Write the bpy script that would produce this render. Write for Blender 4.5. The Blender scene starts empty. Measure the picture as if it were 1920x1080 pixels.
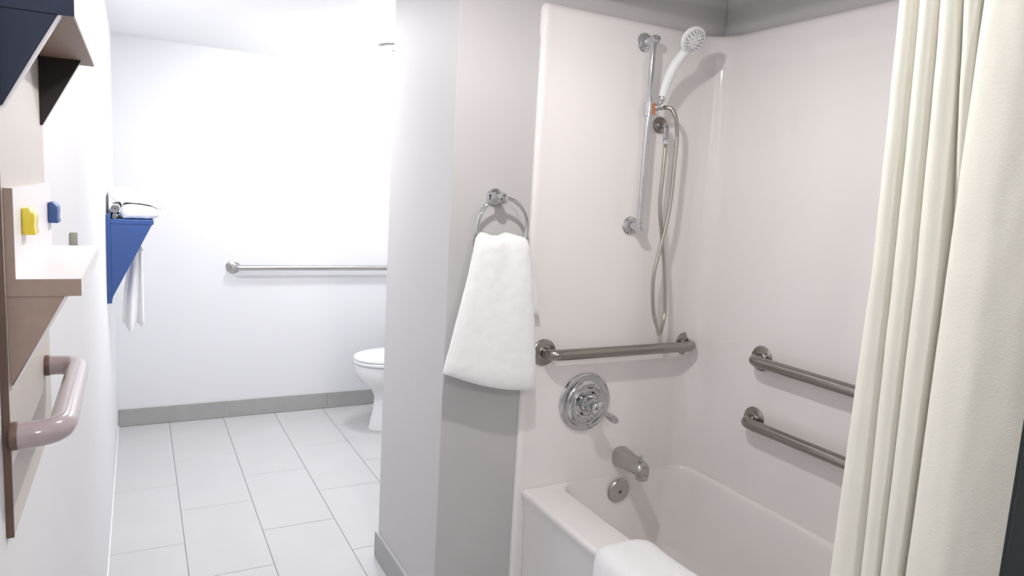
import bpy, math, random
from math import sin, cos, pi, sqrt, atan2
from mathutils import Vector, Matrix, noise
random.seed(4)
C = bpy.context.scene.collection
S = bpy.context.scene

# ------------------------------------------------------------------ camera, world, exposure
YAW, PIT, ROL = math.radians(28.26376), math.radians(7.66558), math.radians(3.26214)
fwd = Vector((sin(YAW)*cos(PIT), cos(YAW)*cos(PIT), -sin(PIT)))
rgt = Vector((cos(YAW), -sin(YAW), 0)); up = rgt.cross(fwd)
r2 = cos(ROL)*rgt + sin(ROL)*up; u2 = -sin(ROL)*rgt + cos(ROL)*up
cd = bpy.data.cameras.new('camera'); cam = bpy.data.objects.new('camera', cd); C.objects.link(cam)
mw = Matrix((r2, u2, -fwd)).transposed().to_4x4(); mw.translation = Vector((0, 0, 1.48)); cam.matrix_world = mw
cd.sensor_width = 36; cd.lens = 1316.035/1920*36; cd.clip_start = 0.02
S.camera = cam
S.view_settings.view_transform = 'Standard'; S.view_settings.look = 'None'; S.view_settings.gamma = 1
S.view_settings.use_curve_mapping = False
S.view_settings.exposure = 0.0
w = bpy.data.worlds.new('world'); S.world = w; w.use_nodes = True
w.node_tree.nodes['Background'].inputs[0].default_value = (.8, .85, 1, 1)
w.node_tree.nodes['Background'].inputs[1].default_value = 0.05
LAMP_TUB, LAMP_TOILET, LAMP_FILL, LAMP_FAR = 29.0, 38.0, 42.0, 18.0      # watts of the ceiling lamps and the added fill
def lamp(name, loc, watts, radius, col=(1, 1, 1), spot=None):
    l = bpy.data.lights.new(name, 'POINT' if spot is None else 'AREA'); l.energy = watts; l.color = col
    if spot is None: l.shadow_soft_size = radius
    else: l.shape = 'DISK'; l.size = radius*2
    o = bpy.data.objects.new(name, l); C.objects.link(o); o.location = loc; return o
lamp('lamp_tub', (.64, 1.20, 2.135), LAMP_TUB, .026, (1, .955, .93))
lamp('lamp_toilet', (1.22, 3.72, 2.13), LAMP_TOILET, .06, (.985, .985, 1))
lamp('lamp_far', (.36, 3.05, 2.205), LAMP_FAR, .07, (.985, .985, 1), spot=1)
lamp('lamp_fill', (.5, -.75, 2.13), LAMP_FILL, .08, (1, .98, .97))  # fill light added behind the camera to brighten surfaces facing it

# ------------------------------------------------------------------ materials
def mat(name, col, rough=.5, metal=0, bump=0, bscale=60, var=0, vscale=8, coat=0, sheen=0, trans=0, aniso=0, stretch=None, spec=None, detail=4, emit=None):
    m = bpy.data.materials.new(name); m.use_nodes = True; nt = m.node_tree; N = nt.nodes; L = nt.links
    b = N['Principled BSDF']
    b.inputs['Base Color'].default_value = (*col, 1); b.inputs['Roughness'].default_value = rough
    b.inputs['Metallic'].default_value = metal; b.inputs['Coat Weight'].default_value = coat
    b.inputs['Coat Roughness'].default_value = .08; b.inputs['Sheen Weight'].default_value = sheen
    if spec is not None: b.inputs['Specular IOR Level'].default_value = spec
    tc = N.new('ShaderNodeTexCoord'); mp = N.new('ShaderNodeMapping'); L.new(tc.outputs['Object'], mp.inputs[0])
    if stretch: mp.inputs['Scale'].default_value = stretch
    if var:
        nz = N.new('ShaderNodeTexNoise'); nz.inputs['Scale'].default_value = vscale; nz.inputs['Detail'].default_value = detail
        L.new(mp.outputs[0], nz.inputs['Vector'])
        mx = N.new('ShaderNodeMix'); mx.data_type = 'RGBA'
        mx.inputs[6].default_value = (*[max(0, c*(1-var)) for c in col], 1); mx.inputs[7].default_value = (*[min(1, c*(1+var)) for c in col], 1)
        L.new(nz.outputs['Fac'], mx.inputs[0]); L.new(mx.outputs[2], b.inputs['Base Color'])
    if bump:
        nb = N.new('ShaderNodeTexNoise'); nb.inputs['Scale'].default_value = bscale; nb.inputs['Detail'].default_value = 3
        L.new(mp.outputs[0], nb.inputs['Vector'])
        bp = N.new('ShaderNodeBump'); bp.inputs['Strength'].default_value = bump; bp.inputs['Distance'].default_value = .002
        L.new(nb.outputs['Fac'], bp.inputs['Height']); L.new(bp.outputs[0], b.inputs['Normal'])
    if trans:
        tr = N.new('ShaderNodeBsdfTranslucent'); tr.inputs[0].default_value = (*col, 1)
        ms = N.new('ShaderNodeMixShader'); ms.inputs[0].default_value = trans
        L.new(b.outputs[0], ms.inputs[1]); L.new(tr.outputs[0], ms.inputs[2]); L.new(ms.outputs[0], N['Material Output'].inputs[0])
    if emit:
        b.inputs['Emission Color'].default_value = (*emit[0], 1); b.inputs['Emission Strength'].default_value = emit[1]
    return m
M = dict(
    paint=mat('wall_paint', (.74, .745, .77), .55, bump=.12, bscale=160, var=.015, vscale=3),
    paint_dim=mat('wall_paint_dim', (.55, .538, .538), .6, bump=.15, bscale=160, var=.015, vscale=3),  # same wall paint, darkened to put the dimmer light into the colour
    ceil=mat('ceiling_paint', (.88, .88, .89), .7, bump=.1, bscale=120),
    tile=mat('floor_tile_glaze', (.50, .50, .51), .42, bump=.05, bscale=60, var=.05, vscale=5),
    base=mat('base_tile_glaze', (.36, .36, .35), .45, bump=.05, bscale=80, var=.10, vscale=14),
    grout=mat('grout', (.33, .33, .34), .9),
    caulk=mat('caulk', (.8, .8, .8), .5),
    acrylic=mat('white_acrylic', (.88, .85, .838), .09, coat=.3, bump=.02, bscale=25),
    chrome=mat('polished_chrome', (.60, .61, .62), .06, 1),
    steel=mat('brushed_steel', (.33, .31, .29), .26, 1, bump=.03, bscale=300, stretch=(1, 1, 1)),
    nickel=mat('satin_nickel', (.50, .49, .47), .26, 1),
    spout=mat('worn_chrome', (.50, .49, .48), .3, 1, bump=.1, bscale=200),
    hose=mat('metal_hose', (.50, .47, .43), .28, 1),
    plastic=mat('white_plastic', (.84, .85, .86), .25, coat=.2),
    rubber=mat('dark_rubber', (.06, .06, .065), .6),
    terry=mat('white_terry', (.93, .93, .94), .95, bump=.6, bscale=420, sheen=.3),
    curtain=mat('cream_curtain', (.93, .915, .835), .85, bump=.25, bscale=260, trans=.25, sheen=.1),
    porcelain=mat('porcelain', (.84, .84, .85), .12, coat=.3),
    blue=mat('blue_laminate', (.035, .085, .27), .45, var=.08, vscale=60),
    navy=mat('navy_laminate', (.012, .02, .055), .5),
    taupe=mat('taupe_laminate', (.36, .27, .225), .45, var=.10, vscale=90),
    brown=mat('brown_laminate', (.14, .085, .065), .45, var=.08, vscale=90),
    darkb=mat('dark_brown_laminate', (.018, .012, .012), .5),
    whitelam_lit=mat('white_laminate_lit_edge', (.80, .78, .80), .4),  # shelf top colour; on rack edges it stands for light caught there
    wood=mat('pale_wood_laminate', (.57, .53, .50), .5, var=.05, vscale=20, stretch=(1, 14, .5)),
    mauve=mat('mauve_lacquer', (.42, .345, .36), .18, coat=.5),
    yellow=mat('yellow_lacquer', (.80, .63, .05), .3, coat=.3),
    trim=mat('charcoal_trim', (.014, .018, .018), .5),
    orange=mat('copper_tone_sleeve', (.55, .25, .15), .3, .6),
    dullm=mat('dull_metal', (.34, .34, .29), .5),
    soffit=mat('soffit_laminate', (.27, .185, .14), .5, var=.1, vscale=90),
    glow=mat('lamp_glass', (1, 1, 1), .3, emit=((1, .98, .95), 6)),
)

# ------------------------------------------------------------------ builders
def origin(o):
    v = Vector((0, 0, 0))
    while o: v = v + o.location; o = o.parent
    return v
def ob(name, VF, m, parent=None, smooth=True, bevel=0, kind=None, label=None):
    V, F = VF
    off = origin(parent)
    me = bpy.data.meshes.new(name); me.from_pydata([tuple(Vector(v)-off) for v in V], [], F); me.update()
    me.materials.append(M[m] if isinstance(m, str) else m)
    import bmesh
    b = bmesh.new(); b.from_mesh(me); bmesh.ops.recalc_face_normals(b, faces=b.faces)
    if bevel:
        es = [e for e in b.edges if len(e.link_faces) == 2 and e.calc_face_angle(0) > .5]
        bmesh.ops.bevel(b, geom=es, offset=bevel, segments=2, affect='EDGES', profile=.5)
    b.to_mesh(me); b.free()
    if smooth:
        me.shade_smooth()
        try: me.set_sharp_from_angle(angle=math.radians(38))
        except Exception: pass
    o = bpy.data.objects.new(name, me); C.objects.link(o)
    if parent: o.parent = parent
    if kind: o['kind'] = kind
    if label: o['label'] = label
    return o
def thing(name, label, cat, loc, group=None):
    o = bpy.data.objects.new(name, None); C.objects.link(o); o.location = loc; o.empty_display_size = .05
    return tag(o, label, cat, group)
def tag(o, label, cat, group=None):
    o['label'] = label; o['category'] = cat
    if group: o['group'] = group
    return o
def join(*parts):
    V, F = [], []
    for v, f in parts:
        n = len(V); V += list(v); F += [tuple(i+n for i in q) for q in f]
    return V, F
def box(x0, x1, y0, y1, z0, z1):
    V = [(x, y, z) for x in (x0, x1) for y in (y0, y1) for z in (z0, z1)]
    return V, [(0, 1, 3, 2), (4, 6, 7, 5), (0, 4, 5, 1), (2, 3, 7, 6), (0, 2, 6, 4), (1, 5, 7, 3)]
def prism(poly, axis, a, b):                                  # poly in the other two axes
    V = []
    for t in (a, b):
        for p in poly:
            q = list(p); q.insert(axis, t); V.append(tuple(q))
    n = len(poly)
    return V, [tuple(range(n)), tuple(range(2*n-1, n-1, -1))] + [(i, (i+1) % n, n+(i+1) % n, n+i) for i in range(n)]
def frames(P):
    T = [(P[min(i+1, len(P)-1)]-P[max(i-1, 0)]).normalized() for i in range(len(P))]
    a = Vector((0, 0, 1)) if abs(T[0].z) < .9 else Vector((1, 0, 0))
    n = (a - a.dot(T[0])*T[0]).normalized(); R = []
    for t in T:
        n = (n - n.dot(t)*t).normalized(); R.append((n, t.cross(n)))
    return T, R
def tube(P, r, seg=16, cap=True):
    P = [Vector(p) for p in P]; T, R = frames(P); V, F = [], []
    for i, p in enumerate(P):
        rr = r[i] if isinstance(r, (list, tuple)) else r
        for k in range(seg):
            a = 2*pi*k/seg; V.append(tuple(p + rr*(cos(a)*R[i][0] + sin(a)*R[i][1])))
    for i in range(len(P)-1):
        for k in range(seg):
            F.append((i*seg+k, i*seg+(k+1) % seg, (i+1)*seg+(k+1) % seg, (i+1)*seg+k))
    if cap: F += [tuple(range(seg-1, -1, -1)), tuple(range((len(P)-1)*seg, len(P)*seg))]
    return V, F
def crom(P, n=8):
    P = [Vector(p) for p in P]; Q = []
    for i in range(len(P)-1):
        a, b, c, d = P[max(i-1, 0)], P[i], P[i+1], P[min(i+2, len(P)-1)]
        for k in range(n):
            t = k/n
            Q.append(.5*((2*b) + (c-a)*t + (2*a-5*b+4*c-d)*t*t + (3*b-a-3*c+d)*t**3))
    Q.append(P[-1]); return Q
def bend(P, r, n=7):                                          # round the inner corners of a polyline
    P = [Vector(p) for p in P]; Q = [P[0]]
    for i in range(1, len(P)-1):
        a = P[i] + (P[i-1]-P[i]).normalized()*r; c = P[i] + (P[i+1]-P[i]).normalized()*r
        for k in range(n+1):
            t = k/n; Q.append((1-t)**2*a + 2*t*(1-t)*P[i] + t*t*c)
    Q.append(P[-1]); return Q
def lathe(o, ax, prof, seg=40):                               # prof: (radius, distance along ax)
    o = Vector(o); ax = Vector(ax).normalized()
    a = Vector((0, 0, 1)) if abs(ax.z) < .9 else Vector((1, 0, 0))
    n = (a - a.dot(ax)*ax).normalized(); b = ax.cross(n); V, F = [], []
    for r, h in prof:
        for k in range(seg):
            t = 2*pi*k/seg; V.append(tuple(o + ax*h + max(r, 1e-5)*(cos(t)*n + sin(t)*b)))
    for i in range(len(prof)-1):
        for k in range(seg): F.append((i*seg+k, i*seg+(k+1) % seg, (i+1)*seg+(k+1) % seg, (i+1)*seg+k))
    F += [tuple(range(seg-1, -1, -1)), tuple(range((len(prof)-1)*seg, len(prof)*seg))]
    return V, F
def torus(c, R, r, ax=1, seg=64, ms=12):
    c = Vector(c); V, F = [], []
    for i in range(seg):
        a = 2*pi*i/seg
        for k in range(ms):
            b = 2*pi*k/ms; q = (R + r*cos(b))
            p = [q*cos(a), q*sin(a)]; p.insert(ax, r*sin(b)); V.append(tuple(c + Vector(p)))
    for i in range(seg):
        for k in range(ms):
            F.append((i*ms+k, ((i+1) % seg)*ms+k, ((i+1) % seg)*ms+(k+1) % ms, i*ms+(k+1) % ms))
    return V, F
def sheet(fn, nu, nv, th, amp=0, sc=30, edge=.12):            # closed soft slab about the surface fn(u, v)
    P = [[Vector(fn(i/nu, j/nv)) for i in range(nu+1)] for j in range(nv+1)]
    top, bot = [], []
    for j in range(nv+1):
        for i in range(nu+1):
            du = P[j][min(i+1, nu)]-P[j][max(i-1, 0)]; dv = P[min(j+1, nv)][i]-P[max(j-1, 0)][i]
            n = du.cross(dv); n = n.normalized() if n.length > 1e-9 else Vector((0, 1, 0))
            e = min(i/nu, 1-i/nu, 1)/edge; f = min(j/nv, 1-j/nv)/edge
            k = sqrt(max(0.02, 1-(1-min(1, e))**2))*sqrt(max(0.02, 1-(1-min(1, f))**2))
            d = amp*noise.noise(P[j][i]*sc)
            top.append(tuple(P[j][i] + n*(th/2*k + d))); bot.append(tuple(P[j][i] - n*(th/2*k - d)))
    V = top+bot; n0 = len(top); W = nu+1; F = []
    for j in range(nv):
        for i in range(nu):
            a = j*W+i; F.append((a, a+1, a+W+1, a+W)); F.append((n0+a, n0+a+W, n0+a+W+1, n0+a+1))
    for i in range(nu):
        F.append((i, n0+i, n0+i+1, i+1)); a = nv*W+i; F.append((a, a+1, n0+a+1, n0+a))
    for j in range(nv):
        a = j*W; F.append((a, a+W, n0+a+W, n0+a)); a += nu; F.append((a, n0+a, n0+a+W, a+W))
    return V, F
def loft(rings, cap=True):
    n = len(rings[0]); V = [tuple(p) for r in rings for p in r]; F = []
    for i in range(len(rings)-1):
        for k in range(n): F.append((i*n+k, i*n+(k+1) % n, (i+1)*n+(k+1) % n, (i+1)*n+k))
    if cap: F += [tuple(range(n-1, -1, -1)), tuple(range((len(rings)-1)*n, len(rings)*n))]
    return V, F
def rrect(x0, x1, y0, y1, r, z, n=8):
    Q = []
    for cx, cy, a0 in ((x1-r, y1-r, 0), (x0+r, y1-r, pi/2), (x0+r, y0+r, pi), (x1-r, y0+r, 3*pi/2)):
        for k in range(n+1):
            a = a0 + k/n*pi/2; Q.append((cx+r*cos(a), cy+r*sin(a), z))
    return Q
def lerp(a, b, t): return a+(b-a)*t
def table(T, v):                                              # piecewise-linear rows keyed on first entry
    for a, b in zip(T, T[1:]):
        if v <= b[0]:
            t = (v-a[0])/(b[0]-a[0]); return [lerp(p, q, t) for p, q in zip(a[1:], b[1:])]
    return list(T[-1][1:])

# ------------------------------------------------------------------ the room
XL, XR, YB, YF, XP, YP, YQ, ZC, XH = -.1166, 1.872, -1.7, 4.538, .836, 1.975, 2.57, 2.215, 1.09
def st(name, VF, m, **k): return ob(name, VF, m, smooth=k.pop('smooth', False), kind='structure', **k)
floor = st('floor', box(XL-.1, XR+.1, YB-.1, YF+.1, -.10, -.0035), 'grout')
st('ceiling', box(XL-.1, XR+.1, YB-.1, YF+.1, ZC, ZC+.1), 'ceil')
st('wall_left', box(XL-.1, XL, YB-.1, YF+.1, -.1, ZC), 'paint')
st('wall_far', box(XL, XR, YF, YF+.1, -.1, ZC), 'paint')
st('wall_right', box(XR, XR+.1, .45, YF+.1, -.1, ZC), 'paint_dim')
st('wall_partition', box(XP, XR, YP, YQ, 0, ZC), 'paint_dim', bevel=.003)
st('wall_near', box(XH, XR+.1, YB-.1, .45, -.1, ZC), 'paint_dim')
st('wall_entry', box(XL, XH, YB-.1, YB, -.1, ZC), 'paint')
# floor tiles, 305 x 610 mm, running bond
gx = [.151-.305, .151, .452, .757, 1.062, 1.367, 1.672, 1.977]
tm = None
for s in range(len(gx)-1):
    y0 = (2.957 if s % 2 == 0 else 3.270) - .61*8
    k = 0
    while y0 + .61*k < YF:
        a, b = max(y0+.61*k, YB), min(y0+.61*(k+1), YF); k += 1
        if b-a < .02: continue
        x0, x1 = max(gx[s], XL), min(gx[s+1], XR)
        if b < .45 and x0 > XH: continue
        if b < .45: x1 = min(x1, XH)
        if a >= YP and b <= YQ and x0 >= XP: continue
        g, c = .0013, .0012
        r0 = rrect(x0+g, x1-g, a+g, b-g, .0005, -.0035, 1); r1 = rrect(x0+g, x1-g, a+g, b-g, .0005, -c, 1)
        r2_ = rrect(x0+g+c, x1-g-c, a+g+c, b-g-c, .0005, 0, 1)
        ob('floor_tile', loft([r0, r1, r2_]), 'tile', floor, smooth=False)
def baseboard(name, segs, horiz, face, th, h=.104):
    bb = None
    lo, hi = segs[0], segs[-1]
    core = box(lo, hi, face-th*.5, face, 0, h-.003) if horiz else box(face-th*.5, face, lo, hi, 0, h-.003)
    bb = st(name, core, 'caulk')
    for a, b in zip(segs, segs[1:]):
        vf = box(a+.0012, b-.0012, face-th, face-th*.3, .002, h) if horiz else box(face-th, face-th*.3, a+.0012, b-.0012, .002, h)
        ob('base_tile', vf, 'base', bb, smooth=False, bevel=.001)
    return bb
baseboard('baseboard_far', [XL+.002, .489, 1.093, 1.697, XR-.001], True, YF, .011)
baseboard('baseboard_partition', [.9, 1.28-.2, 1.69-.2, YQ+.01] and [YP+.001, YQ-.0, YQ+.011], False, XP, .011)
bbq = st('baseboard_corner', box(XL, XL+.004, YB, YF-.012, 0, .012), 'caulk')
# dark door casing at the near end of the tub
tr = st('trim_1', box(1.058, 1.0895, .33, .483, 0, 2.08), 'trim', bevel=.002)
ob('bead', box(1.050, 1.0585, .33, .474, 0, 2.08), 'trim', tr, smooth=False, bevel=.002)
dr = st('added_door_1', box(.08, .96, YB+.0002, YB+.035, .004, 2.03), 'trim', bevel=.003)  # unseen dark door, added to give the chrome dark reflections
ob('door_knob', lathe((.88, YB+.035, .98), (0, 1, 0), [(.026, 0), (.026, .006), (.011, .012), (.011, .035), (.026, .045), (.027, .058), (.018, .066)], 28), 'nickel', dr)
# caps of the lamps on the ceiling
def ceiling_lamp(x, y, label, r=.08, drop=.087):
    t = thing('ceiling_light', label, 'ceiling light', (x, y, ZC))
    ob('cutoff_shade', lathe((x, y, ZC-.0005), (0, 0, -1), [(r, 0), (r+.004, drop), (r, drop), (r-.004, .012), (.03, .014), (.02, .03)]), 'nickel', t)  # unseen rim, made deep to keep lamp light off the upper walls
    ob('bulb', lathe((x, y, ZC), (0, 0, -1), [(.018, .026), (.02, .035), (.028, .040), (.030, .046)]), 'glow', t)
    return t
ceiling_lamp(.64, 1.20, 'round flush ceiling lamp in front of the bathtub')
ceiling_lamp(1.22, 3.72, 'round flush ceiling lamp above the toilet', drop=.03)
ceiling_lamp(.5, -.75, 'unseen round lamp added behind the camera as fill light')  # added housing that goes with the fill light
t = thing('recessed_light', 'small white recessed ceiling downlight in the far passage', 'ceiling light', (.36, 3.05, ZC))
ob('trim_ring', lathe((.36, 3.05, ZC-.0005), (0, 0, -1), [(.085, 0), (.085, .004), (.07, .006), (.07, .002)]), 'plastic', t)

# ------------------------------------------------------------------ tub surround and tub
plan = [(1.112, 1.9745), (1.1125, 1.968), (1.116, 1.963), (1.122, 1.9605), (1.130, 1.960), (1.141, 1.9615), (1.152, 1.963)]
for k in range(1, 8): plan.append((1.152+(1.765-1.152)*k/8, 1.963))
for k in range(0, 11):
    a = pi/2*(1-k/10); plan.append((1.765+.085*cos(a), 1.878+.085*sin(a)))
for k in range(1, 9): plan.append((1.85, 1.878+(.535-1.878)*k/9))
for k in range(0, 11):
    a = -pi/2*k/10; plan.append((1.785+.065*cos(a), .535+.065*sin(a)))
for k in range(1, 5): plan.append((1.785+(1.150-1.785)*k/5, .47))
plan += [(1.150, .47), (1.139, .476), (1.130, .482), (1.118, .480), (1.112, .470), (1.112, .4505)]
def surround():
    PP = [Vector((x, y, 0)) for x, y in plan]; n = len(PP); N = []
    for i in range(n):
        d = (PP[min(i+1, n-1)]-PP[max(i-1, 0)]).normalized(); N.append(Vector((d.y, -d.x, 0)))
    # inward normal check: on the plumbing wall travel is +x so the normal is -y
    lev = [(0, 0), (.6, 0), (1.2, 0), (1.95, 0), (1.962, .0008), (1.974, .004), (1.99, .005), (2.045, .005), (2.058, .002), (2.066, -.004), (2.070, -.010)]
    V, F = [], []
    for z, o in lev:
        for i in range(n):
            p = PP[i] + N[i]*o
            p.y = min(p.y, 1.9747); p.x = min(p.x, 1.8715); p.y = max(p.y, .4503); V.append((p.x, p.y, z))
    for j in range(len(lev)-1):
        for i in range(n-1): F.append((j*n+i, j*n+i+1, (j+1)*n+i+1, (j+1)*n+i))
    return V, F
sr = ob('tub_surround', surround(), 'acrylic')
tag(sr, 'glossy white moulded surround panels enclosing the bathtub on three sides', 'shower surround')
tub = thing('bathtub', 'white bathtub with a straight apron below the glossy surround', 'bathtub', (1.5, 1.2, 0))
def tubmesh():
    R = []
    def outer(ins, z, n=8):
        Q = rrect(1.146+ins, 1.849, .471, 1.962, .004, z, n)
        # the apron bows a little: further out at the plumbing end
        return [(x - (.010*max(0, (y-1.45)/.5) if x < 1.3 else 0), y, z) for x, y, z in Q]
    R.append(outer(.022, .0)); R.append(outer(.020, .12)); R.append(outer(.014, .42)); R.append(outer(.004, .46)); R.append(outer(0, .470))
    R.append(outer(.001, .480)); R.append(outer(.005, .4865)); R.append(outer(.013, .488))
    ops = [(1.268, 1.838, .56, 1.9622, .075, .488), (1.276, 1.833, .567, 1.962, .074, .4855), (1.283, 1.829, .574, 1.9615, .073, .477),
           (1.291, 1.825, .582, 1.960, .074, .450), (1.298, 1.818, .60, 1.955, .078, .40), (1.308, 1.805, .64, 1.946, .085, .30),
           (1.322, 1.79, .69, 1.93, .095, .20), (1.335, 1.775, .73, 1.915, .10, .155), (1.365, 1.745, .78, 1.885, .10, .132), (1.42, 1.69, .85, 1.83, .09, .125), (1.52, 1.59, 1.1, 1.6, .03, .122)]
    for a in ops: R.append(rrect(*a[:5], a[5], 8))
    return loft(R)
basin = ob('basin', tubmesh(), 'acrylic', tub)
basin.data.set_sharp_from_angle(angle=math.radians(60))
ob('overflow_plate', lathe((1.538, 1.9545, .428), (0, -1, -.10), [(.046, 0), (.0465, .006), (.043, .011), (.030, .0135), (.012, .0125), (.008, .0135)]), 'spout', tub)
ob('overflow_screw', lathe((1.538, 1.943, .427), (0, -1, -.1), [(.006, 0), (.006, .003), (.004, .0045)], 16), 'rubber', tub)
ob('drain', lathe((1.53, 1.72, .1245), (0, 0, 1), [(.035, 0), (.035, .003), (.028, .005), (.01, .004)]), 'chrome', tub)

# ------------------------------------------------------------------ plumbing wall fittings (wall surface y = 1.963)
YS = 1.9628
def grab_bar(label, a, b, off, axis, rb=.0185, rf=.043, m='steel', group=None):
    """a, b: flange centres on the wall; off: outward vector to the bar's axis"""
    a, b, off = Vector(a), Vector(b), Vector(off); n = off.normalized()
    t = thing('grab_bar', label, 'grab bar', (a+b)/2, group)
    ob('bar', tube(bend([a+n*.002, a+off, b+off, b+n*.002], .042, 8), rb, 20), m, t)
    for p in (a, b):
        ob('flange', lathe(p, n, [(rf, 0), (rf, .0035), (rf-.004, .0065), (rb+.010, .0085), (rb+.004, .009), (rb+.0005, .012)]), m, t)
    return t
grab_bar('brushed steel horizontal grab bar on the plumbing wall above the valve', (1.188, YS, .962), (1.803, YS, .962), (0, -.053, 0), 0, rf=.045)
grab_bar('upper of the two steel grab bars on the long tub wall', (1.8498, 1.637, .977), (1.8498, 1.03, .977), (-.056, 0, 0), 1)
grab_bar('lower of the two steel grab bars on the long tub wall', (1.8498, 1.643, .763), (1.8498, 1.03, .763), (-.056, 0, 0), 1)
grab_bar('long pale steel grab bar on the far white wall beside the toilet', (.507, YF-.0002, .943), (1.575, YF-.0002, .943), (0, -.055, 0), 0, rb=.0165, rf=.041, m='nickel')

# valve
VX, VZ = 1.366, .776
t = thing('shower_valve', 'round chrome shower valve trim with a lever handle, above the tub spout', 'shower valve', (VX, YS, VZ))
ob('escutcheon', lathe((VX, YS, VZ), (0, -1, 0), [(.103, 0), (.104, .004), (.101, .010), (.094, .013), (.086, .012), (.082, .009), (.076, .009), (.071, .013), (.062, .0165), (.055, .016), (.050, .020), (.044, .021)], 64), 'chrome', t)
ob('inner_ring', lathe((VX, YS-.016, VZ), (0, -1, 0), [(.056, 0), (.056, .004), (.052, .008), (.044, .008), (.041, .002), (.034, .002), (.031, .008)], 48), 'chrome', t)
ob('sleeve', lathe((VX, YS-.02, VZ), (0, -1, 0), [(.030, 0), (.030, .012), (.025, .016), (.023, .030), (.027, .033), (.027, .041), (.020, .044)], 40), 'chrome', t)
hub = ob('handle_hub', lathe((VX, YS-.060, VZ), (0, -1, 0), [(.019, 0), (.024, .003), (.024, .010), (.018, .013), (.025, .017), (.028, .026), (.026, .036), (.016, .043), (.005, .045)], 36), 'chrome', t)
d0 = Vector((VX+.010, YS-.083, VZ-.008)); d1 = Vector((1.449, 1.872, .722))
ob('lever', tube([lerp(d0, d1, k/8) for k in range(9)], [.014, .011, .0095, .010, .012, .0135, .0138, .0115, .005], 16), 'chrome', t)
for s in (-1, 1):
    ob('screw', lathe((VX+.036*s*.6, YS-.0225, VZ+.036*s), (0, -1, 0), [(.0045, 0), (.0045, .003), (.002, .004)], 12), 'rubber', t)
ob('side_stub', tube([(VX-.02, YS-.045, VZ+.008), (VX-.044, YS-.045, VZ+.018)], .010, 14), 'chrome', t)

# spout
SX, SZ = 1.540, .552
t = thing('tub_spout', 'dull metal tub spout with a diverter knob above the overflow plate', 'tub spout', (SX, YS, SZ))
rings = []
for (d, zc, hw, hh) in [(0, .004, .034, .036), (.005, .004, .035, .037), (.012, .004, .0345, .036), (.05, .004, .031, .032), (.09, .003, .028, .028), (.118, .002, .0265, .026), (.132, -.001, .0255, .026), (.142, -.006, .024, .024), (.147, -.010, .019, .017)]:
    Q = []
    for k in range(28):
        a = 2*pi*k/28; e = .72
        cx = math.copysign(abs(cos(a))**e, cos(a))*hw; cz = math.copysign(abs(sin(a))**e, sin(a))*hh
        Q.append((SX+cx, YS-d, SZ+zc+cz))
    rings.append(Q)
ob('spout_body', loft(rings), 'spout', t)
ob('spout_outlet', lathe((SX, YS-.130, SZ-.018), (0, -.12, -1), [(.021, 0), (.022, .008), (.0215, .017), (.018, .019), (.016, .014)], 28), 'spout', t)
ob('diverter_knob', lathe((SX, YS-.120, SZ+.024), (0, 0, 1), [(.004, 0), (.004, .012), (.008, .014), (.0095, .019), (.006, .023), (.001, .024)], 20), 'chrome', t)

# slide bar
BX, YBAR = 1.497, 1.903
t = thing('shower_slide_bar', 'tall vertical chrome slide bar on the plumbing wall', 'slide bar', (BX, YS, 1.7))
ob('bar', tube([(BX, YBAR, 1.385), (BX, YBAR, 2.012)], .0102, 20), 'chrome', t)
for z in (1.393, 2.004):
    f = ob('mount', lathe((BX+.006, YS, z), (0, -1, 0), [(.031, 0), (.0315, .004), (.029, .008), (.023, .010), (.021, .014), (.0145, .017), (.0125, .036), (.0125, .044), (.0155, .046), (.0155, .062), (.012, .072), (.004, .075)], 36), 'chrome', t)
sl = ob('slider', lathe((BX, YBAR, 1.757), (0, 0, 1), [(.0125, 0), (.0175, .001), (.0175, .046), (.0125, .047)], 28), 'chrome', t)
ob('slider_sleeve', box(BX-.001, BX+.0155, YBAR-.0195, YBAR-.008, 1.762, 1.800), 'orange', sl, bevel=.002)
ob('slider_arm', tube([(BX+.012, YBAR-.004, 1.786), (BX+.032, YBAR-.016, 1.790), (BX+.040, YBAR-.020, 1.794)], [.012, .010, .013], 16), 'chrome', sl)
# handset with hose
t = thing('hand_shower', 'white hand shower with round perforated head, clipped to the slide bar', 'hand shower', (1.534, 1.88, 1.81))
hb = Vector((1.534, 1.883, 1.822)); hn = Vector((1.562, 1.825, 1.962))
path = crom([hb, (1.540, 1.872, 1.872), (1.550, 1.850, 1.925), hn, (1.567, 1.806, 1.990)], 6)
rad = [lerp(.0125, .0165, min(1, i/8)) if i < 12 else lerp(.0165, .013, (i-12)/12) for i in range(len(path))]
ob('handle', tube(path, rad, 20), 'plastic', t)
hc = Vector((1.568, 1.800, 1.998)); hax = Vector((-.12, -.90, -.40)).normalized()
hax = Vector((.06, -.85, -.52)).normalized()
hd = ob('shower_head', lathe(hc-hax*.018, hax, [(.012, -.004), (.030, .002), (.040, .010), (.0435, .018), (.0445, .023), (.043, .027), (.039, .0285), (.010, .030)], 48), 'plastic', t)
a_ = Vector((0, 0, 1)); n_ = (a_-a_.dot(hax)*hax).normalized(); b_ = hax.cross(n_)
noz = []
for rr, cnt in ((.034, 18), (.0275, 15), (.021, 9), (.013, 5)):
    for k in range(cnt):
        a = 2*pi*(k+.5*(rr > .03))/cnt
        if rr < .022 and k % 3 == 2: continue
        noz.append(lathe(hc + hax*.0108 + rr*(cos(a)*n_+sin(a)*b_), hax, [(.0017, 0), (.0014, .0022)], 6))
ob('nozzles', join(*noz), 'rubber', hd, kind='stuff')
ob('hose_nut', lathe(hb, hb-Vector((1.540, 1.872, 1.872)), [(.0125, -.003), (.0135, 0), (.0135, .010), (.010, .012), (.009, .024), (.012, .026), (.012, .034), (.008, .036)], 24), 'chrome', t)
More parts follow.
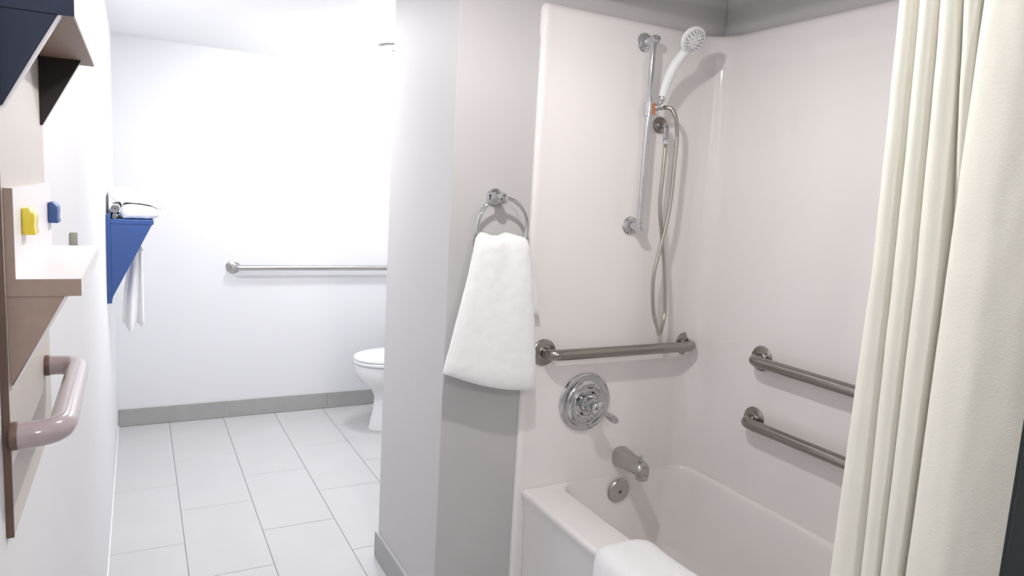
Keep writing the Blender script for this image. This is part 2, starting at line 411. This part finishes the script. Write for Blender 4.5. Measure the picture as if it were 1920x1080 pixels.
# supply elbow
t2 = thing('supply_elbow', 'small round chrome hose outlet on the wall beside the slide bar', 'hose outlet', (1.598, YS, 1.742))
ob('flange', lathe((1.598, YS, 1.742), (0, -1, 0), [(.028, 0), (.0285, .004), (.025, .010), (.018, .014), (.012, .018)], 36), 'steel', t2)
ob('elbow', tube(bend([(1.598, YS-.010, 1.742), (1.590, 1.915, 1.732), (1.586, 1.908, 1.690)], .014), .0105, 16), 'chrome', t2)
ob('hose_nut', lathe((1.5855, 1.907, 1.692), (0, 0, -1), [(.011, 0), (.012, .002), (.012, .016), (.008, .019)], 6), 'chrome', t2)
H = [(1.585, 1.907, 1.676), (1.583, 1.906, 1.58), (1.583, 1.908, 1.476), (1.597, 1.905, 1.383), (1.622, 1.905, 1.259), (1.637, 1.90, 1.119), (1.634, 1.90, 1.05), (1.622, 1.90, 1.019),
     (1.602, 1.89, 1.045), (1.574, 1.885, 1.105), (1.562, 1.885, 1.218), (1.578, 1.885, 1.31), (1.600, 1.885, 1.409), (1.610, 1.885, 1.50), (1.612, 1.885, 1.60), (1.611, 1.883, 1.70), (1.598, 1.88, 1.757), (1.574, 1.88, 1.787), (1.548, 1.882, 1.790), (1.534, 1.885, 1.788)]
HP = crom(H, 26)
hr = [.0068 + (.0007 if i % 2 else -.0004) for i in range(len(HP))]
ho = ob('shower_hose', tube(HP, hr, 12), 'hose'); tag(ho, 'flexible metal shower hose hanging in a long loop from the wall outlet', 'shower hose')

# ------------------------------------------------------------------ towel ring and hand towel on the partition
RX = .984
t = thing('towel_ring', 'round chrome towel ring on the partition beside the tub', 'towel ring', (RX, YP, 1.40))
ob('rosette', lathe((.981, YP-.0005, 1.466), (0, -1, 0), [(.027, 0), (.0275, .005), (.024, .010), (.016, .012), (.013, .016), (.011, .030), (.014, .034), (.0165, .040)], 36), 'chrome', t)
ob('knuckle', lathe((.981, YP-.040, 1.463), (0, -1, 0), [(.015, 0), (.0175, .006), (.0175, .024), (.013, .031), (.003, .034)], 30), 'chrome', t)
ob('ring', torus((RX+.002, 1.914, 1.380), .085, .0064), 'chrome', t)
TT = [(0, .905, 1.050, 1.352), (.05, .888, 1.064, 1.340), (.30, .866, 1.086, 1.22), (.60, .832, 1.103, 1.07), (1, .795, 1.116, .90)]
def towel_front(u, v):
    x0, x1, z = table(TT, v)
    z += -v*v*(.5-abs(u-.5))*.0 + lerp(.038, -.038, u)*v*v - .016*v*v*sin(pi*u)
    x = lerp(x0, x1, u)
    fold = .004*sin(u*5+.9)*min(1, v*3) + .0035*sin(u*13+v*2)*(1-v)**2
    z += .006*sin(u*11+1)*(1-v)**6 - .010*(1-v)**8*max(0, 1-abs(u-.45)/.2)*0
    y = 1.892 - .012*v + fold + .020*(1-min(1, v/.10))**2
    return (x, y, z)
tw = thing('hand_towel', 'white terry hand towel draped through the chrome towel ring', 'towel', (.98, 1.91, 1.36))
ob('front_layer', sheet(towel_front, 44, 60, .034, .0016, 45), 'terry', tw)
def towel_back(u, v):
    x0, x1 = table([(0, .93, 1.055), (.4, .90, 1.112), (1, .88, 1.148)], v); z = lerp(1.350, 1.115, v)+lerp(.0, -.02, u)*v
    return (lerp(x0, x1, u), 1.928 - .008*(1-min(1, v/.15)) + .004*sin(u*8), z)
ob('back_layer', sheet(towel_back, 24, 24, .022, .0015, 45), 'terry', tw)
def hem(u, v):
    x, y, z = towel_front(lerp(.02, .98, u), .93 + .012*v); return (x, y-.0172, z)
# ob('hem_band', sheet(hem, 40, 3, .003), 'terry', tw)

# bath mat over the tub's edge
MP = [(1.118, .26), (1.120, .36), (1.121, .45), (1.130, .492), (1.156, .505), (1.215, .506), (1.264, .504), (1.292, .492), (1.304, .455), (1.306, .39)]
MQ = crom([(x, 0, z) for x, z in MP], 5)
def mat_fn(u, v):
    f = v*(len(MQ)-1); i = min(int(f), len(MQ)-2); p = MQ[i].lerp(MQ[i+1], f-i)
    yend = 1.505 - .035*max(0, (v-.62)/.38)
    return (p.x, lerp(.92, yend, u), p.z + .002*sin(u*14))
o = ob('bath_mat', sheet(mat_fn, 40, 44, .026, .0015, 40, edge=.06), 'terry'); tag(o, 'thick white terry bath mat folded over the edge of the bathtub', 'bath mat')

# ------------------------------------------------------------------ shower curtain
LV = [(.825, (.769, .709, .675, .641, .637)), (1.365, (.761, .721, .682, .641, .637)), (1.81, (.772, .737, .703, .667, .638))]
def cplan(z, e):                                              # plan curve of the cloth at height z; e: left edges of the folds
    P = [(e[0]-.004, 1.122), (e[0]+.002, 1.108)]
    for i in range(4):
        w = e[i]-e[i+1]; k = min(1, w/.03)
        if i: P += [(e[i]+.004, lerp(1.134, 1.122, k)), (e[i]+.002, lerp(1.134, 1.106, k))]
        P += [(e[i]-.16*w, lerp(1.134, 1.095, k)), (e[i]-.45*w, lerp(1.134, 1.0935, k)), (e[i]-.76*w, lerp(1.134, 1.106, k))]
        d = .016 if i > 1 else 0
        P += [(e[i]-.98*w+.003, 1.120+d)]
    P += [(e[4]+.004, 1.134), (e[4]+.002, 1.110), (e[4]-.009, 1.095), (e[4]-.026, 1.093), (e[4]-.050, 1.098), (e[4]-.078, 1.106), (e[4]-.108, 1.113), (.492, 1.118)]
    return crom([(x, y, 0) for y, x in P], 5)
def curt_row(v):
    z = lerp(2.085, .16, v)
    if z >= 1.365: t = min(1.25, (z-1.365)/(1.81-1.365)); e = [lerp(a, b, t) for a, b in zip(LV[1][1], LV[2][1])]
    else: t = min(1.6, (1.365-z)/(1.365-.825)); e = [lerp(a, b, t) for a, b in zip(LV[1][1], LV[0][1])]
    return z, cplan(z, e)
ROWS = [curt_row(j/120) for j in range(121)]
def curt(u, v):
    z, CQ = ROWS[min(120, int(round(v*120)))]
    f = u*(len(CQ)-1); i = min(int(f), len(CQ)-2); p = CQ[i].lerp(CQ[i+1], f-i)
    x = p.x + .003*noise.noise(Vector((p.y*10, z*2.2, 0))) + .0012*noise.noise(Vector((p.y*50, z*14, 3.3))); y = p.y + .001*sin(z*5+p.y*20)
    return (x, y, z)
t = thing('shower_curtain', 'cream fabric shower curtain bunched at the near end of the tub', 'shower curtain', (1.12, .63, .16))
ob('curtain_cloth', sheet(curt, 165, 120, .0016, 0, edge=.004), 'curtain', t)
rod = thing('curtain_rod', 'chrome curtain rod above the tub apron', 'curtain rod', (1.122, 1.2, 2.13))
ob('rod', tube([(1.122, .452, 2.13), (1.122, 1.973, 2.13)], .0125, 20), 'chrome', rod)
for y, s in ((.4515, 1), (1.9735, -1)):
    ob('flange', lathe((1.122, y, 2.13), (0, s, 0), [(.030, 0), (.030, .005), (.016, .012)], 24), 'chrome', rod)
for k in range(6):
    ob('curtain_ring', torus((1.122, .75-.048*k, 2.112), .034, .0018, 1, 28, 6), 'chrome', t)

# ------------------------------------------------------------------ toilet, facing the passage
TY = 4.06
t = thing('toilet', 'white porcelain toilet partly hidden behind the partition', 'toilet', (1.5, TY, 0))
def egg(xf, xb, hw, z, n=40, sq=.9):
    Q = []
    for k in range(n):
        a = 2*pi*k/n; c, s = cos(a), sin(a); cx = xf + (xb-xf)*.56
        rx = (xb-cx) if c > 0 else (cx-xf)
        e = .75 if c > 0 else 1
        Q.append((cx + rx*math.copysign(abs(c)**e, c), TY + hw*math.copysign(abs(s)**sq, s), z))
    return Q
ob('bowl', loft([egg(1.236, 1.80, .125, 0), egg(1.240, 1.80, .122, .02), egg(1.262, 1.79, .105, .12), egg(1.268, 1.78, .105, .20), egg(1.245, 1.76, .125, .25), egg(1.190, 1.74, .155, .295), egg(1.158, 1.73, .172, .33), egg(1.146, 1.72, .180, .37), egg(1.143, 1.72, .183, .405), egg(1.150, 1.72, .178, .412)]), 'porcelain', t)
ob('seat', loft([egg(1.146, 1.66, .183, .414), egg(1.138, 1.66, .190, .418), egg(1.137, 1.66, .191, .430), egg(1.142, 1.66, .187, .436)]), 'plastic', t)
ob('lid', loft([egg(1.143, 1.66, .186, .438), egg(1.137, 1.66, .191, .442), egg(1.139, 1.66, .190, .454), egg(1.155, 1.65, .178, .462), egg(1.25, 1.60, .11, .466)]), 'plastic', t)
ob('tank', loft([rrect(1.675, 1.865, TY-.21, TY+.21, .03, z) for z in (.40, .42, .60, .745)]), 'porcelain', t)
ob('tank_lid', loft([rrect(1.665, 1.868, TY-.222, TY+.222, .03, z) for z in (.746, .752, .775, .780)]), 'porcelain', t)
ob('flush_lever', tube([(1.674, TY-.15, .70), (1.655, TY-.15, .70), (1.652, TY-.10, .695)], .006, 10), 'chrome', t)
ob('neck', loft([rrect(1.62, 1.80, TY-.11, TY+.11, .03, z) for z in (.10, .30, .40)]), 'porcelain', t)

# ------------------------------------------------------------------ near left: wood panel, racks, handle
XW = XL
pn = thing('wood_wall_panel', 'pale wood laminate panel with brown edge on the near left wall', 'wall panel', (XW, .95, 1.12))
ob('panel_face', box(XW+.0002, -.1105, .790, 1.139, 1.121, 1.70), 'wood', pn, smooth=False)
ob('edge_strip', box(XW+.0002, -.1102, .7875, .7902, 1.121, 1.70), 'brown', pn, smooth=False, label='brown end edge of the panel')
def near_rack(zt, lab, backlen, hi, bracket_m, cap_m, board_m, soffit_m, far_bracket, name='wall_shelf'):
    y0, y1, xb, xo = .800, 1.160, -.1103, -.0500
    r = thing(name, lab, 'shelf', (xb, .98, zt), 'small wall shelves with triangular brackets')
    ob('shelf_board', box(xb, xo, y0+.002, y1, zt-.0150, zt), board_m, r, smooth=False)
    ob('board_underside', box(xb, xo-.0008, y0+.002, y1-.001, zt-.0162, zt-.0148), soffit_m, r, smooth=False)
    ob('end_cap', box(xb, xo, y0-.0005, y0+.0022, zt-.0162, zt+.0004), cap_m, r, smooth=False)
    tri = [(xb, zt-.0163), (xo-.0135, zt-.0163), (xb+.002, zt-.103), (xb, zt-.103)]
    br = ob('bracket', prism(tri, 1, y0+.001, y0+.0100), bracket_m, r, smooth=False)
    tri2 = [(xo-.0130, zt-.0163), (xo-.0105, zt-.0163), (xb+.0025, zt-.1055), (xb+.001, zt-.1035)]
    ob('bracket_lit_edge', prism(tri2, 1, y0+.001, y0+.0100), 'whitelam_lit', br, smooth=False, label='front edge of the bracket, light on it painted white')  # light falling on the bracket's edge, put in as a white strip
    if far_bracket:
        ob('bracket', prism(tri, 1, y1-.050, y1-.041), 'darkb', r, smooth=False)
    if hi:
        bb = ob('back_board', box(xb, -.1030, y0+.002, 1.125, zt, zt+hi), board_m, r, smooth=False)
        ob('back_board_cap', box(xb, -.1030, y0-.0005, y0+.0022, zt+.0005, zt+hi), cap_m, bb, smooth=False)
    return r
near_rack(1.3725, 'small white shelf with brown edges and triangular bracket on the wood panel', 0, .086, 'taupe', 'taupe', 'whitelam_lit', 'taupe', False)
near_rack(1.6365, 'small navy-sided shelf with brown underside at the top of the wood panel', 0, 0, 'navy', 'navy', 'whitelam_lit', 'soffit', True)
def peg(y, z, col, lab, w_, h_, d=.011):
    x0 = -.1029
    prof = [(x0, z+h_/2), (x0+d*.55, z+h_/2), (x0+d*.95, z+h_*.32), (x0+d, z+h_*.1), (x0+d*.92, z-h_*.25), (x0+d*1.05, z-h_/2), (x0, z-h_/2)]
    o = ob('coat_peg', prism(prof, 1, y-w_/2, y+w_/2), col, bevel=.0012); tag(o, lab, 'coat peg', 'coat pegs on the back board')
peg(.868, 1.4245, 'yellow', 'yellow rounded coat peg on the shelf back board', .034, .027)
peg(1.105, 1.4215, 'blue', 'blue rounded coat peg on the far end of the shelf back board', .040, .0265)
o = ob('wall_peg', box(XW+.0002, XW+.013, 1.585, 1.60, 1.317, 1.358), 'dullm', bevel=.002); tag(o, 'tiny metal robe peg on the white left wall beyond the shelf', 'robe peg')
hz = 1.222
t = thing('grab_rail', 'glossy mauve D-shaped rail at the bottom of the wood panel', 'rail', (-.11, .93, hz))
ob('rail_bar', tube(bend([(-.1104, .792, hz), (-.070, .792, hz), (-.072, 1.075, hz), (-.1104, 1.075, hz)], .030, 10), .0128, 24), 'mauve', t)
for y in (.792, 1.075):
    ob('collar', lathe((-.1104, y, hz), (1, 0, 0), [(.0135, 0), (.0138, .004), (.0131, .006)], 28), 'brown', t)

# ------------------------------------------------------------------ far blue rack with towels
r = thing('blue_wall_rack', 'blue wall rack with triangular end bracket on the far left wall', 'shelf', (XW, 3.6, 1.28))
y0, y1, zt = 3.30, 3.92, 1.283
ob('back_board', box(XW+.0002, -.0990, y0, y1, .935, 1.302), 'blue', r, smooth=False, bevel=.0015)
ob('shelf_board', box(-.0988, .058, y0, y1, zt-.018, zt), 'blue', r, smooth=False, bevel=.0015)
for ya in (y0+.001, y1-.019):
    ob('bracket', prism([(-.0988, zt-.0183), (.052, zt-.0183), (-.094, .965), (-.0988, .955)], 1, ya, ya+.018), 'blue', r, smooth=False, bevel=.001)
hooks = thing('robe_hook', 'small white robe hook under the blue wall rack', 'hook', (-.099, 3.62, 1.13))
ob('hook_arm', tube(bend([(-.0988, 3.62, 1.14), (-.02, 3.62, 1.13), (.002, 3.62, 1.115), (.012, 3.62, 1.135)], .01), .006, 10), 'plastic', hooks)
ob('hook_ball', lathe((.012, 3.62, 1.135), (0, 0, 1), [(.004, -.012), (.011, -.006), (.013, 0), (.011, .006), (.004, .011)], 16), 'plastic', hooks)
ob('hook_plate', box(-.0989, -.095, 3.60, 3.64, 1.11, 1.165), 'plastic', hooks, bevel=.001)
def folded(x0, x1, ya, yb, za, h, layers, lab):
    parts = []; lh = h/layers
    for k in range(layers):
        zc = za + lh*(k+.5); e0 = random.uniform(-.004, .006); e1 = random.uniform(-.006, .004)
        def fn(u, v, zc=zc, e0=e0, e1=e1):
            x = lerp(x0+e0, x1+e1, u); y = lerp(ya, yb, v)
            return (x, y, zc + .0015*sin(v*9+zc*80) - .004*(2*u-1)**4)
        parts.append(sheet(fn, 20, 24, lh*1.02, .0010, 60, edge=.16))
    o = ob('folded_towel', join(*parts), 'terry'); tag(o, lab, 'towel', 'white towels on the blue rack'); return o
def pile(sec, ya, yb, lab, seed):
    cx = sum(p[0] for p in sec)/len(sec); cz = sum(p[1] for p in sec)/len(sec)
    Q = crom([(x, 0, z) for x, z in sec+sec[:1]], 5)[:-1]; rings = []
    for v, k in ((0, .55), (.01, .82), (.03, .95), (.07, 1), (.3, 1), (.6, 1), (.9, 1), (.97, .95), (.99, .82), (1, .55)):
        y = lerp(ya, yb, v)
        rings.append([(cx+(p.x-cx)*k + .003*noise.noise(Vector((p.x*40, v*4, seed+p.z*40))), y, cz+(p.z-cz)*k + .002*noise.noise(Vector((p.x*40, seed, v*5)))) for p in Q])
    o = ob('folded_towel', loft(rings), 'terry'); tag(o, lab, 'towel', 'white towels on the blue rack')
pile([(-.055, 1.286), (0, 1.285), (.05, 1.286), (.076, 1.296), (.080, 1.318), (.066, 1.333), (.02, 1.343), (-.03, 1.346), (-.056, 1.338), (-.062, 1.310)], 3.335, 3.70, 'lower white folded towel on the blue rack', 1)
pile([(-.062, 1.3485), (-.03, 1.3505), (.02, 1.347), (.068, 1.338), (.084, 1.328), (.094, 1.345), (.086, 1.364), (.05, 1.382), (-.01, 1.400), (-.06, 1.408), (-.098, 1.404), (-.104, 1.385), (-.09, 1.364)], 3.345, 3.70, 'upper white folded towel on top of the stack on the blue rack', 5)
def roll(x, z, rr, lab):
    P = []
    n = 90
    rings = []
    for k in range(n+1):
        a = k/n*2*pi*3.2; q = rr*(.12+.88*k/n); P.append((x+q*cos(a), z+q*sin(a)))
    def fn(u, v):
        f = u*n; i = min(int(f), n-1); p0, p1 = P[i], P[i+1]; tt = f-i
        return (lerp(p0[0], p1[0], tt), lerp(3.325, 3.66, v), lerp(p0[1], p1[1], tt))
    o = ob('rolled_washcloth', sheet(fn, 120, 8, rr*.24, 0, edge=.03), 'terry'); tag(o, lab, 'towel', 'white towels on the blue rack')
roll(-.0850, zt+.0118, .0100, 'tiny white rolled washcloth on the blue rack, lower one against the wall')
roll(-.0835, zt+.0440, .0185, 'white rolled washcloth on the blue rack, upper one against the wall')
def hang(u, v):
    x0, x1 = table([(0, -.020, .014), (.15, -.035, .016), (.6, -.060, .018), (1, -.072, .020)], v)
    z = lerp(1.15, .80, v) - .055*v**3*max(0, 1-abs(u-.38)/.38) - .03*v**3*max(0, 1-abs(u-.85)/.2)
    return (lerp(x0, x1, u), 3.62 + .022*sin(u*11)*v, z)
o = ob('hanging_towel', sheet(hang, 30, 30, .012, .001, 40), 'terry'); tag(o, 'white towel hanging from a hook below the blue rack', 'towel')
